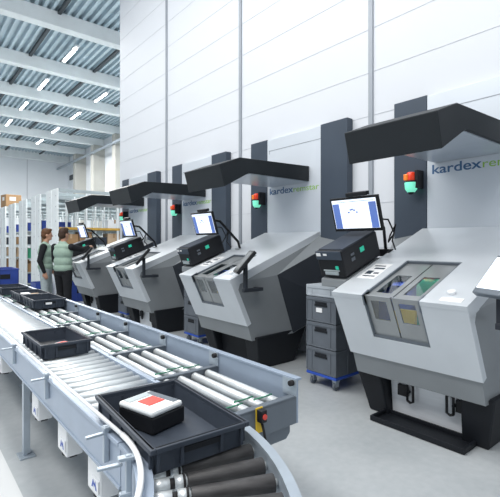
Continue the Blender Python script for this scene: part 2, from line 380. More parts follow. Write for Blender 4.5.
    if panel_silver:
        for s in (-1, 1):
            c = C0 - 0.055 + s * 0.2
            w = 0.09
            L().box((3.285, min(c, c + s * w), 0.20), (3.33, max(c, c + s * w), 0.295)).build('latch_plate', M['black'], bp, 0.004)
            hy = c - s * 0.02
            ya, yb = hy + s * 0.012, hy - s * 0.04
            L().tube([(3.275, ya, 0.18), (3.272, ya, 0.31), (3.272, (ya + yb) / 2, 0.325), (3.272, yb, 0.31), (3.275, yb, 0.18), (3.275, (ya + yb) / 2, 0.168), (3.275, ya, 0.18)], 0.011).cyl((3.27, ya, 0.245), (3.32, ya, 0.245), 0.012).build('handle', M['black'], bp, smooth=True)
    if tray:
        L().box((3.06, 1.325, 0.004), (3.31, 2.10, 0.014)).box((3.06, 1.325, 0.014), (3.078, 2.10, 0.045)).box((3.292, 1.325, 0.014), (3.31, 2.10, 0.045)) \
           .box((3.078, 1.325, 0.014), (3.292, 1.345, 0.045)).box((3.078, 2.08, 0.014), (3.292, 2.10, 0.045)).build('floor_tray', M['base'], t, 0.003)
    # signal lamp
    y = 2.37
    sl = L().box((4.18, y - 0.085, 2.08), (4.31, y - 0.05, 2.27)).cyl((4.2, y - 0.01, 2.145), (4.2, y - 0.01, 2.16), 0.068).build('signal_lamp', M['black'], t, 0.004)
    L().cyl((4.2, y, 2.16), (4.2, y, 2.255), 0.052, 0.044, 18).build('red_lens', M['lensred'], sl, 0.012, True)
    L().box((4.14, y + 0.01, 2.165), (4.2, y + 0.058, 2.235)).build('amber_lens', M['lensorange'], sl, 0.01)
    L().cyl((4.2, y, 2.075), (4.2, y, 2.145), 0.062, 0.068, 18).cyl((4.2, y, 2.04), (4.2, y, 2.075), 0.038, 0.062, 18).build('green_lens', M['lensgreen'], sl, 0.004, True)
    L().cyl((4.2, y, 2.02), (4.2, y, 2.045), 0.022, 0.038, 12).build('lens_cap', M['black'], sl)
    # emergency knob and note on the cover
    def onslope(x, u, h=0.0):
        d = (P2 - P1).normalized(); nz = Vector((-d.z, 0, d.x)); q = P1 + d * x + nz * h; return Vector((q.x, u, q.z))
    kn = L().cyl(onslope(0.16, 1.36, 0.0), onslope(0.16, 1.36, 0.025), 0.028).build('cover_knob', M['white'], t, 0.004, True)
    L().hexa([onslope(0.04, 1.25, 0.0), onslope(0.10, 1.25, 0.0), onslope(0.10, 1.40, 0.0), onslope(0.04, 1.40, 0.0),
              onslope(0.04, 1.25, 0.003), onslope(0.10, 1.25, 0.003), onslope(0.10, 1.40, 0.003), onslope(0.04, 1.40, 0.003)]).build('cover_sticker', M['paper'], t)
    for i in range(7):
        a0 = 0.30 + 0.05 * i
    L().hexa([onslope(0.30, 2.08, 0.0), onslope(0.62, 2.08, 0.0), onslope(0.62, 2.25, 0.0), onslope(0.30, 2.25, 0.0),
              onslope(0.30, 2.08, 0.002), onslope(0.62, 2.08, 0.002), onslope(0.62, 2.25, 0.002), onslope(0.30, 2.25, 0.002)]).build('instruction_sheet', M['paper'], t)
    mb = L()
    for (x0, x1, u0, u1) in ((0.34, 0.36, 2.10, 2.22), (0.39, 0.46, 2.17, 2.23), (0.40, 0.43, 2.10, 2.15), (0.50, 0.53, 2.10, 2.2), (0.56, 0.58, 2.12, 2.23)):
        mb.hexa([onslope(x0, u0, 0.0021), onslope(x1, u0, 0.0021), onslope(x1, u1, 0.0021), onslope(x0, u1, 0.0021),
                 onslope(x0, u0, 0.003), onslope(x1, u0, 0.003), onslope(x1, u1, 0.003), onslope(x0, u1, 0.003)])
    mb.build('sheet_print', M['unit_dark'], t)
    # carrier bracket for the printer
    L().hexa([(3.02, 2.32, 1.10), (3.55, 2.32, 1.13), (3.55, 2.60, 1.13), (3.02, 2.60, 1.10), (3.02, 2.32, 1.172), (3.55, 2.32, 1.362), (3.55, 2.60, 1.362), (3.02, 2.60, 1.172)]).build('printer_bracket', M['body'], t, 0.006)
    return t

mnames = ['grey lift machine nearest the camera, black tray on the floor before it',
          'second grey lift machine from the camera, with solid black base and wide side seen',
          'third grey lift machine from the camera, behind the end of the roller tables',
          'farthest grey lift machine, where the two workers stand']
for k in range(4):
    make_machine(k, mnames[k], k in (0, 2, 3), k == 0)

# ------------------------------------------------------------------ monitors, printers, tablets
MO = Vector((3.25, 2.38, 1.77))
def make_monitor(k, label):
    t = thing('monitor', label, 'monitor', MO + Vector((0, S * k, 0)), 'monitors on the lift machines')
    R = Matrix.Rotation(math.radians(-17), 3, 'Y')   # top leans towards the operator
    def ob(mb, c, s): return mb.obox(R @ Vector(c), s, R)
    ob(MB(), (0, 0, 0), (0.03, 0.53, 0.325)).build('bezel', M['bezel'], t, 0.006)
    sc = ob(MB(), (-0.016, 0, 0.004), (0.004, 0.485, 0.275)).build('screen', M['screen'], t)
    for yy in (0.20, -0.20): ob(MB(), (-0.0185, yy, -0.012), (0.002, 0.075, 0.24)).build('side_menu', M['screenblue'], sc)
    mb = MB()
    for (y, z) in ((0.045, 0.02), (0.02, 0.045), (0.0, 0.05), (-0.02, 0.04), (-0.045, 0.02)): ob(mb, (-0.0185, y + 0.02, z), (0.002, 0.022, 0.012))
    ob(mb, (-0.0185, 0, 0.122), (0.002, 0.44, 0.004))
    mb.build('diagram', M['screenblue'], sc)
    ob(MB(), (0.0, -0.05, 0.185), (0.05, 0.23, 0.035)).build('camera_bar', M['black'], t, 0.006)
    if k == 0: MB().tube([(0.03, 0.0, 0.0), (0.13, 0.0, 0.0), (0.42, -0.02, -0.12), (0.44, -0.03, -0.335)], 0.016).build('arm', M['black'], t, smooth=True)
    else: MB().tube([(0.04, -0.1, 0.05), (0.12, -0.2, 0.03), (0.42, -0.22, -0.25), (0.46, -0.22, -0.36)], 0.018).build('arm', M['black'], t, smooth=True)
    (MB().box((0.40, -0.27, -0.40), (0.52, -0.17, -0.35)) if k else MB().box((0.38, -0.1, -0.40), (0.5, 0.02, -0.33))).build('arm_foot', M['black'], t, 0.004)
    MB().tube([(0.03, -0.15, -0.05), (0.1, -0.27, -0.06), (0.15, -0.30, -0.18), (0.12, -0.26, -0.26), (0.18, -0.24, -0.2), (0.22, -0.27, -0.1), (0.2, -0.25, -0.25), (0.3, -0.22, -0.33)], 0.008, 6).build('cable', M['black'], t, smooth=True)
    return t
where = ['on the nearest machine', 'on the second nearest machine', 'on the third nearest machine', 'on the farthest machine']
for k in range(4): make_monitor(k, 'black flat monitor with lit white and blue screen %s' % where[k])

PO = Vector((3.03, 2.465, 1.185))
def make_printer(k, label):
    t = thing('label_printer', label, 'printer', PO + Vector((0, S * k, 0)), 'label printers on the lift machines')
    R = Matrix.Rotation(math.radians(-19.7), 3, 'Y')
    def ob(mb, c, s): return mb.obox(R @ Vector(c), s, R)
    cas = ob(MB(), (0.285, 0, 0.13), (0.57, 0.29, 0.25)).build('casing', M['black'], t, 0.015)
    ob(MB(), (0.30, 0, 0.257), (0.52, 0.27, 0.01)).build('lid', M['tote'], t, 0.004)
    ob(MB(), (-0.004, 0, 0.215), (0.012, 0.28, 0.08)).build('front_visor', M['unit_dark'], t, 0.004)
    ob(MB(), (-0.011, 0.105, 0.225), (0.004, 0.05, 0.03)).build('badge', M['paper'], t); ob(MB(), (-0.011, 0.03, 0.225), (0.004, 0.04, 0.018)).build('badge', M['paper'], t)
    ob(MB(), (-0.003, -0.07, 0.1), (0.008, 0.03, 0.03)).build('display', M['ledgreen'], t)
    ob(ob(MB(), (-0.005, 0.0, 0.045), (0.014, 0.15, 0.03)), (-0.002, 0.0, 0.07), (0.01, 0.18, 0.012)).build('paper_slot', M['rackshelf'], t, 0.003)
    ob(MB(), (0.30, -0.147, 0.17), (0.06, 0.004, 0.045)).build('side_display', M['ledgreen'], t)
    ob(ob(MB(), (0.15, -0.147, 0.13), (0.05, 0.004, 0.03)), (0.15, -0.147, 0.175), (0.05, 0.004, 0.02)).build('side_label', M['crate'], t)
    return t
for k in range(4): make_printer(k, 'black label printer tilted beside the cover, %s' % where[k])

def make_tablet(k, label):
    t = thing('tablet_terminal', label, 'tablet', Vector((2.93 if k else 2.90, (1.10 if k else 1.04) + S * k, 1.29)), 'tablet terminals on the right side of the machines')
    R = Matrix.Rotation(math.radians(-27), 3, 'Z') @ Matrix.Rotation(math.radians(40), 3, 'Y')
    def ob(mb, c, s): return mb.obox(R @ Vector(c), s, R)
    ob(MB(), (0.004, 0, 0), (0.042, 0.22, 0.31)).build('casing', M['black'] if k else M['framed'], t, 0.008)
    ob(MB(), (-0.019, 0, 0.01), (0.004, 0.19, 0.25)).build('screen', M['pane'] if k else M['screen'], t)
    MB().box((-0.005, -0.02, -0.31), (0.035, 0.02, -0.02)).build('post', M['body_dark'], t, 0.005)
    MB().box((-0.02, -0.025, -0.335), (0.26, 0.02, -0.295)).box((0.20, -0.02, -0.335), (0.25, 0.085, -0.295)).build('arm', M['body_dark'], t, 0.005)
    return t
for k in range(4):
    make_tablet(k, ('silver tablet with lit screen at right edge ' if k == 0 else 'black tablet on a bracket arm ') + where[k])

# ------------------------------------------------------------------ crate trolleys between the machines
def crate_meshes(parent, z0, h, m, label=None):
    mb = MB(); w, d = 0.195, 0.295
    mb.box((-d, -w, z0), (d, w, z0 + h - 0.035))
    mb.box((-d - 0.006, -w - 0.006, z0 + h - 0.04), (d + 0.006, w + 0.006, z0 + h - 0.004))
    for y in (-0.125, 0.125): mb.box((-d - 0.006, y - 0.007, z0 + 0.01), (-d + 0.003, y + 0.007, z0 + h - 0.03))
    mb.box((-d - 0.006, -w, z0 + 0.004), (-d + 0.003, w, z0 + 0.022))
    for s in (-1, 1):
        for y in (-w, w): mb.box((s * d - 0.012 if s > 0 else -d - 0.006, y - 0.012 if y > 0 else y - 0.006, z0 + 0.01), (s * d + 0.006 if s > 0 else -d + 0.012, y + 0.006 if y > 0 else y + 0.012, z0 + h - 0.03))
        for x in (-0.1, 0.1): mb.box((x - 0.008, s * w - 0.003 if s > 0 else -w - 0.006, z0 + 0.01), (x + 0.008, s * w + 0.006 if s > 0 else -w + 0.003, z0 + h - 0.03))
    return mb
def make_trolley(k, where_txt, spot):
    base = Vector((3.65, 2.895 + S * k, 0))
    t = thing('dolly', 'blue wheeled dolly under stacked grey crates %s' % where_txt, 'dolly', base, 'crate dollies')
    MB().box((-0.30, -0.2, 0.115), (0.30, 0.2, 0.145)).build('deck', M['blue'], t, 0.006)
    for sx in (-1, 1):
        for sy in (-1, 1):
            c = MB().box((sx * 0.24 - 0.03, sy * 0.15 - 0.025, 0.085), (sx * 0.24 + 0.03, sy * 0.15 + 0.025, 0.115)).box((sx * 0.24 - 0.025, sy * 0.15 - 0.022, 0.04), (sx * 0.24 + 0.02, sy * 0.15 - 0.017, 0.09)).box((sx * 0.24 - 0.025, sy * 0.15 + 0.017, 0.04), (sx * 0.24 + 0.02, sy * 0.15 + 0.022, 0.09)).build('caster', M['steel'], t)
            MB().cyl((sx * 0.24, sy * 0.15 - 0.014, 0.042), (sx * 0.24, sy * 0.15 + 0.014, 0.042), 0.042, n=18).build('wheel', M['crate'], c, 0.004, True)
    z = 0.145
    for i, (h, m, nm) in enumerate(((0.265, M['crate'], 'lowest grey crate on the dolly'), (0.265, M['crate'], 'middle grey crate on the dolly'), (0.265, M['crate'], 'grey crate with white label on the dolly'), (0.125, M['crate_light'], 'shallow pale crate topmost on the dolly'))):
        c = thing('stacking_crate', '%s %s' % (nm, where_txt), 'crate', base + Vector((0, 0, z)), 'crates stacked on the dollies')
        crate_meshes(c, 0, h, m).build('shell', m, c, 0.004)
        if i < 3:
            MB().box((-0.304, -0.075, h - 0.075), (-0.296, 0.075, h - 0.05)).box((-0.302, -0.085, h - 0.10), (-0.296, 0.085, h - 0.078)).build('handle', M['tote_in'], c, 0.002)
        if i == 2: MB().box((-0.302, -0.02, h - 0.16), (-0.297, 0.06, h - 0.115)).build('label', M['paper'], c)
        z += h - 0.002 if False else h
    return t
make_trolley(0, 'between first and second machines', 0)
make_trolley(1, 'between second and third machines', 1)
make_trolley(2, 'between third and fourth machines', 2)
b = tag(MB().box((-0.13, -0.09, 0), (0.1, 0.07, 0.025)).box((-0.07, -0.05, 0.025), (0.12, 0.09, 0.045)).build('plastic_bag', M['white'], None, 0.01, loc=(3.55, 2.86, 1.065)), 'crumpled white packet lying on the top crate between the nearest machines', 'packet')

# ------------------------------------------------------------------ conveyor
ZT = 0.75; RR = 0.027
XL, XR = 0.655, 1.045
def straight(y0, y1, label, first):
    t = thing('roller_conveyor', label, 'conveyor', (0.85, y0, 0), 'straight roller conveyor sections')
    o = Vector((0.85, y0, 0)); L = lambda: MB(o)
    L().box((XL - 0.035, y0 + 0.002, 0.60), (XL, y1 - 0.002, 0.765)).box((XL - 0.045, y0 + 0.002, 0.755), (XL + 0.01, y1 - 0.002, 0.772)).box((XL - 0.04, y0 + 0.002, 0.595), (XL + 0.03, y1 - 0.002, 0.61)).build('side_rail', M['frame'], t, 0.003)
    L().box((XR, y0 + 0.002, 0.60), (XR + 0.02, y1 - 0.002, 0.758)).build('side_rail', M['frame'], t, 0.003)
    n = int((y1 - y0) / 0.088)
    for i in range(n):
        y = y0 + 0.044 + i * (y1 - y0) / n
        L().cyl((XL, y, ZT - RR), (XR, y, ZT - RR), RR, n=12).build('roller', M['roller'], t, smooth=True)
    L().box((XL, y0 + 0.01, 0.64), (XR, y1 - 0.01, 0.65)).build('pan', M['pane'], t)
    # guide tube on brackets
    L().tube([(XL - 0.03, y0, 0.80), (XL - 0.03, y1, 0.80)], 0.008).build('guide_tube', M['white'], t, smooth=True)
    y = 1.60
    while y < y0: y += 0.85
    while y < y1:
        br = L().box((XL - 0.058, y - 0.008, 0.66), (XL - 0.036, y + 0.008, 0.80)).box((XL - 0.06, y - 0.014, 0.785), (XL - 0.02, y + 0.014, 0.797)).box((XL - 0.125, y - 0.009, 0.767), (XL - 0.055, y + 0.009, 0.777)).build('guide_bracket', M['steel'], t, 0.003)
        y += 0.85
    y = first
    while y < y1:
        for X in (XL + 0.03, XR - 0.035):
            lg = L().box((X - 0.022, y - 0.022, 0.02), (X + 0.022, y + 0.022, 0.62)).build('leg', M['steel'], t, 0.003)
            L().box((X - 0.05, y - 0.06, 0), (X + 0.05, y + 0.06, 0.012)).cyl((X, y, 0.01), (X, y, 0.03), 0.02).build('foot', M['steel'], lg, 0.003)
        L().box((XL + 0.052, y - 0.012, 0.33), (XR - 0.058, y + 0.012, 0.37)).build('cross_brace', M['steel'], t, 0.003)
        y += 0.85
    return t
c1 = straight(1.49, 4.0, 'straight roller conveyor section nearest the camera, carrying one grey tote', 3.3)
c2 = straight(4.0, 7.5, 'middle straight roller conveyor section beyond the nearest tote', 4.9)
c3 = straight(7.5, 11.5, 'farthest straight roller conveyor section running towards the racks', 8.2)

# curved section, turning towards the camera
XC, YC, RI, RO = -0.075, 1.485, XL + 0.075, XR + 0.085
o = Vector((0.6, 1.0, 0))
cv = thing('curved_conveyor', 'curved conveyor section with dark tapered rollers in the foreground', 'conveyor', o)
def arc(r, a0, a1, z, n=16): return [(XC + r * math.cos(a), YC - r * math.sin(a), z) for a in [a0 + (a1 - a0) * i / n for i in range(n + 1)]]
A1 = math.radians(82)
def arcband(mb, r0, r1, z0, z1, a0=0.004, a1=A1, n=20):
    q = [arc(r0, a0, a1, z0, n), arc(r1, a0, a1, z0, n), arc(r1, a0, a1, z1, n), arc(r0, a0, a1, z1, n)]
    pts = [p for ring in q for p in ring]; N = n + 1; fs = []
    for j in range(4):
        for i in range(n): fs.append((j * N + i, j * N + i + 1, ((j + 1) % 4) * N + i + 1, ((j + 1) % 4) * N + i))
    fs += [(0, N, 2 * N, 3 * N), (n, N + n, 2 * N + n, 3 * N + n)]
    return mb.faces(pts, fs)
arcband(arcband(MB(o), RI - 0.035, RI, 0.60, 0.765), RI - 0.045, RI + 0.008, 0.757, 0.772).build('side_rail', M['frame'], cv)
arcband(arcband(MB(o), RO, RO + 0.03, 0.60, 0.765), RO - 0.004, RO + 0.030, 0.757, 0.774).build('side_rail', M['steel'], cv)
MB(o).tube(arc(RI - 0.03, 0.0, A1, 0.80, 24), 0.010).build('guide_tube', M['white'], cv, smooth=True)
for i in range(15):
    a = math.radians(3 + i * 5.6)
    d = Vector((math.cos(a), -math.sin(a), 0)); c = Vector((XC, YC, ZT - RR - 0.003))
    r = MB(o).cyl(c + d * RI, c + d * (RI + 0.062), 0.021, 0.022, 14).cyl(c + d * (RI + 0.078), c + d * (RI + 0.115), 0.022, 0.023, 14).cyl(c + d * (RI + 0.06), c + d * (RO - 0.002), 0.014, n=10).build('tapered_roller', M['roller'], cv, smooth=True)
    MB(o).cyl(c + d * (RI + 0.12), c + d * (RO - 0.012), 0.023, 0.030, 16).build('sleeve', M['sleeve'], r, 0.003, True)
    MB(o).cyl(c + d * (RI + 0.062), c + d * (RI + 0.078), 0.0165, n=12).cyl(c + d * (RI + 0.105), c + d * (RI + 0.113), 0.0245, n=14).build('drive_belt', M['rubber'], r, smooth=True)
for a in (math.radians(13), math.radians(36)):
    d = Vector((math.cos(a), -math.sin(a), 0)); c = Vector((XC, YC, 0)); R3 = Matrix.Rotation(-a, 3, 'Z')
    p = c + d * (RI - 0.055)
    MB(o).obox(p + Vector((0, 0, 0.72)), (0.02, 0.016, 0.16), R3).obox(p + d * 0.0 + Vector((0, 0, 0.79)), (0.07, 0.028, 0.012), R3).obox(p - d * 0.06 + Vector((0, 0, 0.772)), (0.08, 0.018, 0.010), R3).cyl(p + Vector((0, 0, 0.67)) - d * 0.03, p + Vector((0, 0, 0.67)) + d * 0.01, 0.012).build('guide_bracket', M['steel'], cv, 0.003)
for a in (math.radians(10), math.radians(60)):
    d = Vector((math.cos(a), -math.sin(a), 0)); c = Vector((XC, YC, 0)); R3 = Matrix.Rotation(-a, 3, 'Z')
    for r in (RI - 0.02, RO + 0.015):
        p = c + d * r
        lg = MB(o).obox(p + Vector((0, 0, 0.31)), (0.045, 0.045, 0.59), R3).obox(p + Vector((0, 0, 0.60)), (0.012, 0.10, 0.14), R3).build('leg', M['steel'], cv, 0.004)
        MB(o).obox(p + Vector((0, 0, 0.0075)), (0.1, 0.12, 0.015), R3).build('foot', M['steel'], lg, 0.003)

# drive motors below the near rail
for i, y in enumerate((1.93, 2.42, 3.02, 4.3)):
    t = thing('drive_motor', 'white boxed drive motor hung under the near conveyor rail, %s from the camera' % ORD[i], 'motor', (0.725, y, 0.355), 'drive motors under the conveyor')
    MB().box((-0.045, -0.07, 0.0), (0.045, 0.09, 0.235)).build('housing', M['white'], t, 0.008)
    MB().cyl((0, 0.02, -0.02), (0, 0.02, 0.0), 0.04).build('cap', M['rubber'], t, 0.003)
    MB().box((-0.02, -0.05, -0.015), (0.02, -0.03, 0.0)).build('cable_gland', M['rubber'], t, 0.003)
    pl = MB().box((-0.052, -0.066, 0.03), (-0.045, 0.02, 0.085)).build('name_plate', M['white'], t)
    MB().faces([(-0.053, 0.012, 0.04), (-0.053, 0.0, 0.04), (-0.053, -0.01, 0.062), (-0.053, -0.02, 0.045), (-0.053, -0.03, 0.062), (-0.053, -0.038, 0.04), (-0.053, -0.05, 0.04), (-0.053, -0.034, 0.078), (-0.053, -0.02, 0.06), (-0.053, -0.006, 0.078)],
               [(0, 1, 2, 9), (2, 3, 8, 9), (3, 4, 7, 8), (4, 5, 6, 7)]).build('logo', M['blue'], pl, solid=0.001)
    MB().box((-0.03, -0.02, 0.235), (0.03, 0.05, 0.27)).build('mount', M['steel'], t, 0.003)

# buffer roller tables on the far side of the conveyor
BX0, BX1 = 1.075, 1.49
def make_table(i):
    y0 = 1.44 + 0.655 * i; y1 = y0 + 0.651; o = Vector((1.28, y0, 0))
    L = lambda: MB(o)
    which = 'nearest roller table at the conveyor corner, its end plate holding a red sensor' if i == 0 else '%s roller table from the camera along the far side of the conveyor' % ORD[i]
    t = thing('roller_table', which, 'roller table', o, 'roller tables beside the conveyor')
    L().box((BX0, y0, 0.62), (BX1, y0 + 0.02, 0.75)).box((BX0, y0, 0.742), (BX1, y0 + 0.035, 0.756)).build('end_plate', M['framed'], t, 0.003)
    L().box((BX0 - 0.008, y0 + 0.02, 0.66), (BX0 + 0.004, y1, 0.755)).build('inner_rail', M['frame'], t, 0.002)
    L().box((BX1, y0, 0.62), (BX1 + 0.012, y1, 0.83)).prism([(BX1 - 0.004, 0.825), (BX1 + 0.035, 0.825), (BX1 + 0.035, 0.838), (BX1 - 0.004, 0.838)], 'y', y0, y1).build('outer_rail', M['frame'], t, 0.002)
    L().box((BX1 - 0.008, y0 - 0.002, 0.75), (BX1 - 0.001, y0 + 0.09, 0.832)).build('joint_plate', M['steel'], t)
    L().cyl((BX1 + 0.0, y0 + 0.02, 0.815), (BX1 - 0.03, y0 + 0.02, 0.815), 0.014).build('bumper', M['rubber'], t, 0.002, True)
    for j in range(4):
        X = BX0 + 0.055 + j * 0.092
        r = L().cyl((X, y0 + 0.05, 0.725), (X, y1 - 0.005, 0.725), 0.025, n=14).build('roller', M['roller'], t, smooth=True)
        L().cyl((X, y0 + 0.022, 0.725), (X, y0 + 0.05, 0.725), 0.018, n=12).build('roller_end', M['rubber'], r, smooth=True)
    for j in range(3):
        X = BX0 + 0.055 + j * 0.092
        yy = y0 + 0.10 + 0.035 * (j % 2)
        L().tube([(X - 0.01, yy, 0.753), (X + 0.046, yy + 0.004, 0.748), (X + 0.10, yy, 0.753), (X + 0.10, yy, 0.70), (X - 0.01, yy, 0.70), (X - 0.01, yy, 0.753)], 0.004, 6).build('round_belt', M['belt'], t, smooth=True)
    L().box((BX0 + 0.01, y0 + 0.02, 0.62), (BX1, y1, 0.645)).build('pan', M['framed'], t)
    for X in (BX0 + 0.06, BX1 - 0.05):
        lg = L().box((X - 0.02, y0 + 0.30, 0.012), (X + 0.02, y0 + 0.34, 0.62)).build('leg', M['steel'], t, 0.003)
        L().box((X - 0.045, y0 + 0.27, 0), (X + 0.045, y0 + 0.37, 0.012)).build('foot', M['steel'], lg)
    if i == 0:
        s = L().box((1.225, y0 - 0.006, 0.645), (1.265, y0, 0.76)).build('sensor_plate', M['yellow'], t, 0.002)
        L().box((1.228, y0 - 0.04, 0.70), (1.262, y0 - 0.006, 0.755)).build('sensor_body', M['black'], s, 0.004)
        L().cyl((1.245, y0 - 0.041, 0.728), (1.245, y0 - 0.046, 0.728), 0.012).build('sensor_eye', M['red'], s)
        L().tube([(1.245, y0 - 0.02, 0.70), (1.25, y0 - 0.03, 0.66), (1.255, y0 - 0.035, 0.62), (1.29, y0 - 0.05, 0.56), (1.30, y0 - 0.04, 0.48)], 0.006).build('sensor_cable', M['rubber'], s, smooth=True)
        L().prism([(1.18, 0.545), (1.45, 0.545), (1.475, 0.57), (1.475, 0.61), (1.18, 0.61)], 'y', y0 + 0.03, y0 + 0.05).build('lower_flap', M['framed'], t, 0.003)
    return t
for i in range(12): make_table(i)

# ------------------------------------------------------------------ totes
def make_tote(name, label, cat, loc, w, l, h, rz=0, group=None, m=None, mi=None, lab=False):
    """open container, w along x, l along y"""
    m = m or M['tote']
    t = thing(name, label, cat, loc, group, rz)
    wt = 0.009; tp = 0.022
    a, b = w / 2 - tp, l / 2 - tp; A, B = w / 2 - 0.008, l / 2 - 0.008
    mb = MB()
    mb.hexa([(-a, -b, 0), (a, -b, 0), (a, b, 0), (-a, b, 0), (-a, -b, 0.008), (a, -b, 0.008), (a, b, 0.008), (-a, b, 0.008)])
    for s in (-1, 1):
        mb.hexa([(s * a, -b, 0), (s * (a - wt), -b, 0), (s * (a - wt), b, 0), (s * a, b, 0), (s * A, -B, h), (s * (A - wt), -B, h), (s * (A - wt), B, h), (s * A, B, h)])
        mb.hexa([(-a, s * b, 0), (-a, s * (b - wt), 0), (a, s * (b - wt), 0), (a, s * b, 0), (-A, s * B, h), (-A, s * (B - wt), h), (A, s * (B - wt), h), (A, s * B, h)])
    rm = MB()
    for s in (-1, 1):
        rm.box((s * (w / 2) if s < 0 else w / 2 - 0.02, -l / 2, h - 0.018), (-w / 2 + 0.02 if s < 0 else w / 2, l / 2, h))
        rm.box((-w / 2 + 0.02, -l / 2 if s < 0 else l / 2 - 0.02, h - 0.018), (w / 2 - 0.02, -l / 2 + 0.02 if s < 0 else l / 2, h))
    rm.build('rim', m, t, 0.003)
    rb = mb
    for s in (-1, 1):
        n = 5
        for i in range(n):
            y = -l / 2 + 0.03 + i * (l - 0.06) / (n - 1)
            rb.box((s * (w / 2 - 0.014) - 0.007, y - 0.006, 0.012), (s * (w / 2 - 0.014) + 0.009, y + 0.006, h - 0.018))
        for x in (-w / 2 + 0.03, -w * 0.2, w * 0.2, w / 2 - 0.03):
            rb.box((x - 0.006, s * (l / 2 - 0.014) - 0.009, 0.012), (x + 0.006, s * (l / 2 - 0.014) + 0.007, h - 0.018))
    rb.build('shell', m, t, 0.0015)
    for s in (-1, 1):
        MB().box((-w * 0.18, s * (l / 2 - 0.011) - 0.004, h * 0.52), (w * 0.18, s * (l / 2 - 0.011) + 0.004, h * 0.74)).build('handle', M['tote_in'], t, 0.003)
    if lab: MB().box((-0.045, -l / 2 + 0.001, h * 0.44), (0.02, -l / 2 + 0.006, h * 0.66)).build('label', M['paper'], t)
    return t
ZR = ZT + 0.001
t1 = make_tote('storage_tote', 'dark grey tote alone on the straight conveyor with a red and white packet inside', 'tote', (0.845, 3.17, ZR), 0.325, 0.56, 0.10)
t2 = make_tote('storage_tote', 'large dark tote in the foreground entering the conveyor curve', 'tote', (0.82, 1.515, ZR), 0.385, 0.61, 0.092, -0.067)
gt = 'dark totes queued on the far roller tables'
make_tote('storage_tote', 'dark grey tote with white label in front of the worker, nearest of its queue', 'tote', (1.305, 5.42, ZR + 0.01), 0.35, 0.62, 0.105, 0.0, gt, lab=True)
make_tote('storage_tote', 'dark grey tote directly behind the one with the white label', 'tote', (1.305, 6.08, ZR + 0.01), 0.35, 0.60, 0.105, 0, gt)
make_tote('storage_tote', 'dark grey tote farthest back in the queue, below the blue bin', 'tote', (1.27, 7.1, ZR + 0.01), 0.35, 0.60, 0.105, 0, gt)
make_tote('storage_bin', 'deep bright blue bin standing on the far roller table at the left edge', 'bin', (1.275, 7.88, ZR + 0.01), 0.40, 0.62, 0.33, 0, None, M['bluebin'])
# contents
pk = thing('packet', 'white and red packet lying in the lone tote on the conveyor', 'packet', (0.885, 3.10, ZR + 0.012), None, 0.5)
MB().box((-0.06, -0.09, 0), (0.06, 0.09, 0.03)).build('wrap', M['paper'], pk, 0.006)
MB().box((-0.05, -0.01, 0.028), (0.062, 0.07, 0.033)).build('red_print', M['red'], pk, 0.002)
fl = tag(MB().box((-0.08, -0.06, 0), (0.06, 0.09, 0.012)).build('leaflet', M['tote_in'], None, 0.002, loc=(0.825, 3.27, ZR + 0.012)), 'dark flat leaflet beside the packet in the lone tote', 'leaflet')
bx = thing('parcel', 'black parcel with white and red wrapping on top in the foreground tote', 'parcel', (0.80, 1.60, ZR + 0.012), None, 0.25)
MB().box((-0.085, -0.105, 0), (0.085, 0.105, 0.065)).build('box', M['black'], bx, 0.006)
MB().box((-0.09, -0.105, 0.0655), (0.075, 0.10, 0.09)).build('wrap', M['rack'], bx, 0.01)
MB().box((-0.05, -0.045, 0.0895), (0.03, 0.03, 0.093)).build('red_print', M['red'], bx, 0.002)
MB().box((-0.075, 0.045, 0.0895), (0.04, 0.085, 0.0925)).build('grey_print', M['rackshelf'], bx, 0.002)
MB().box((0.035, -0.09, 0.0895), (0.065, 0.08, 0.0925)).build('blue_print', M['framed'], bx, 0.002)
for i, (x, y, z, sx, sy, m) in enumerate(((1.27, 6.15, 0, 0.1, 0.16, 'paper'), (1.36, 6.03, 0, 0.09, 0.12, 'cardpale'))):
    tag(MB().box((-sx / 2, -sy / 2, 0), (sx / 2, sy / 2, 0.07)).build('small_carton', M[m], None, 0.004, loc=(x, y, ZR + 0.022)),
        ('white small box' if i == 0 else 'tan small box') + ' inside the tote behind the one with the white label', 'box')

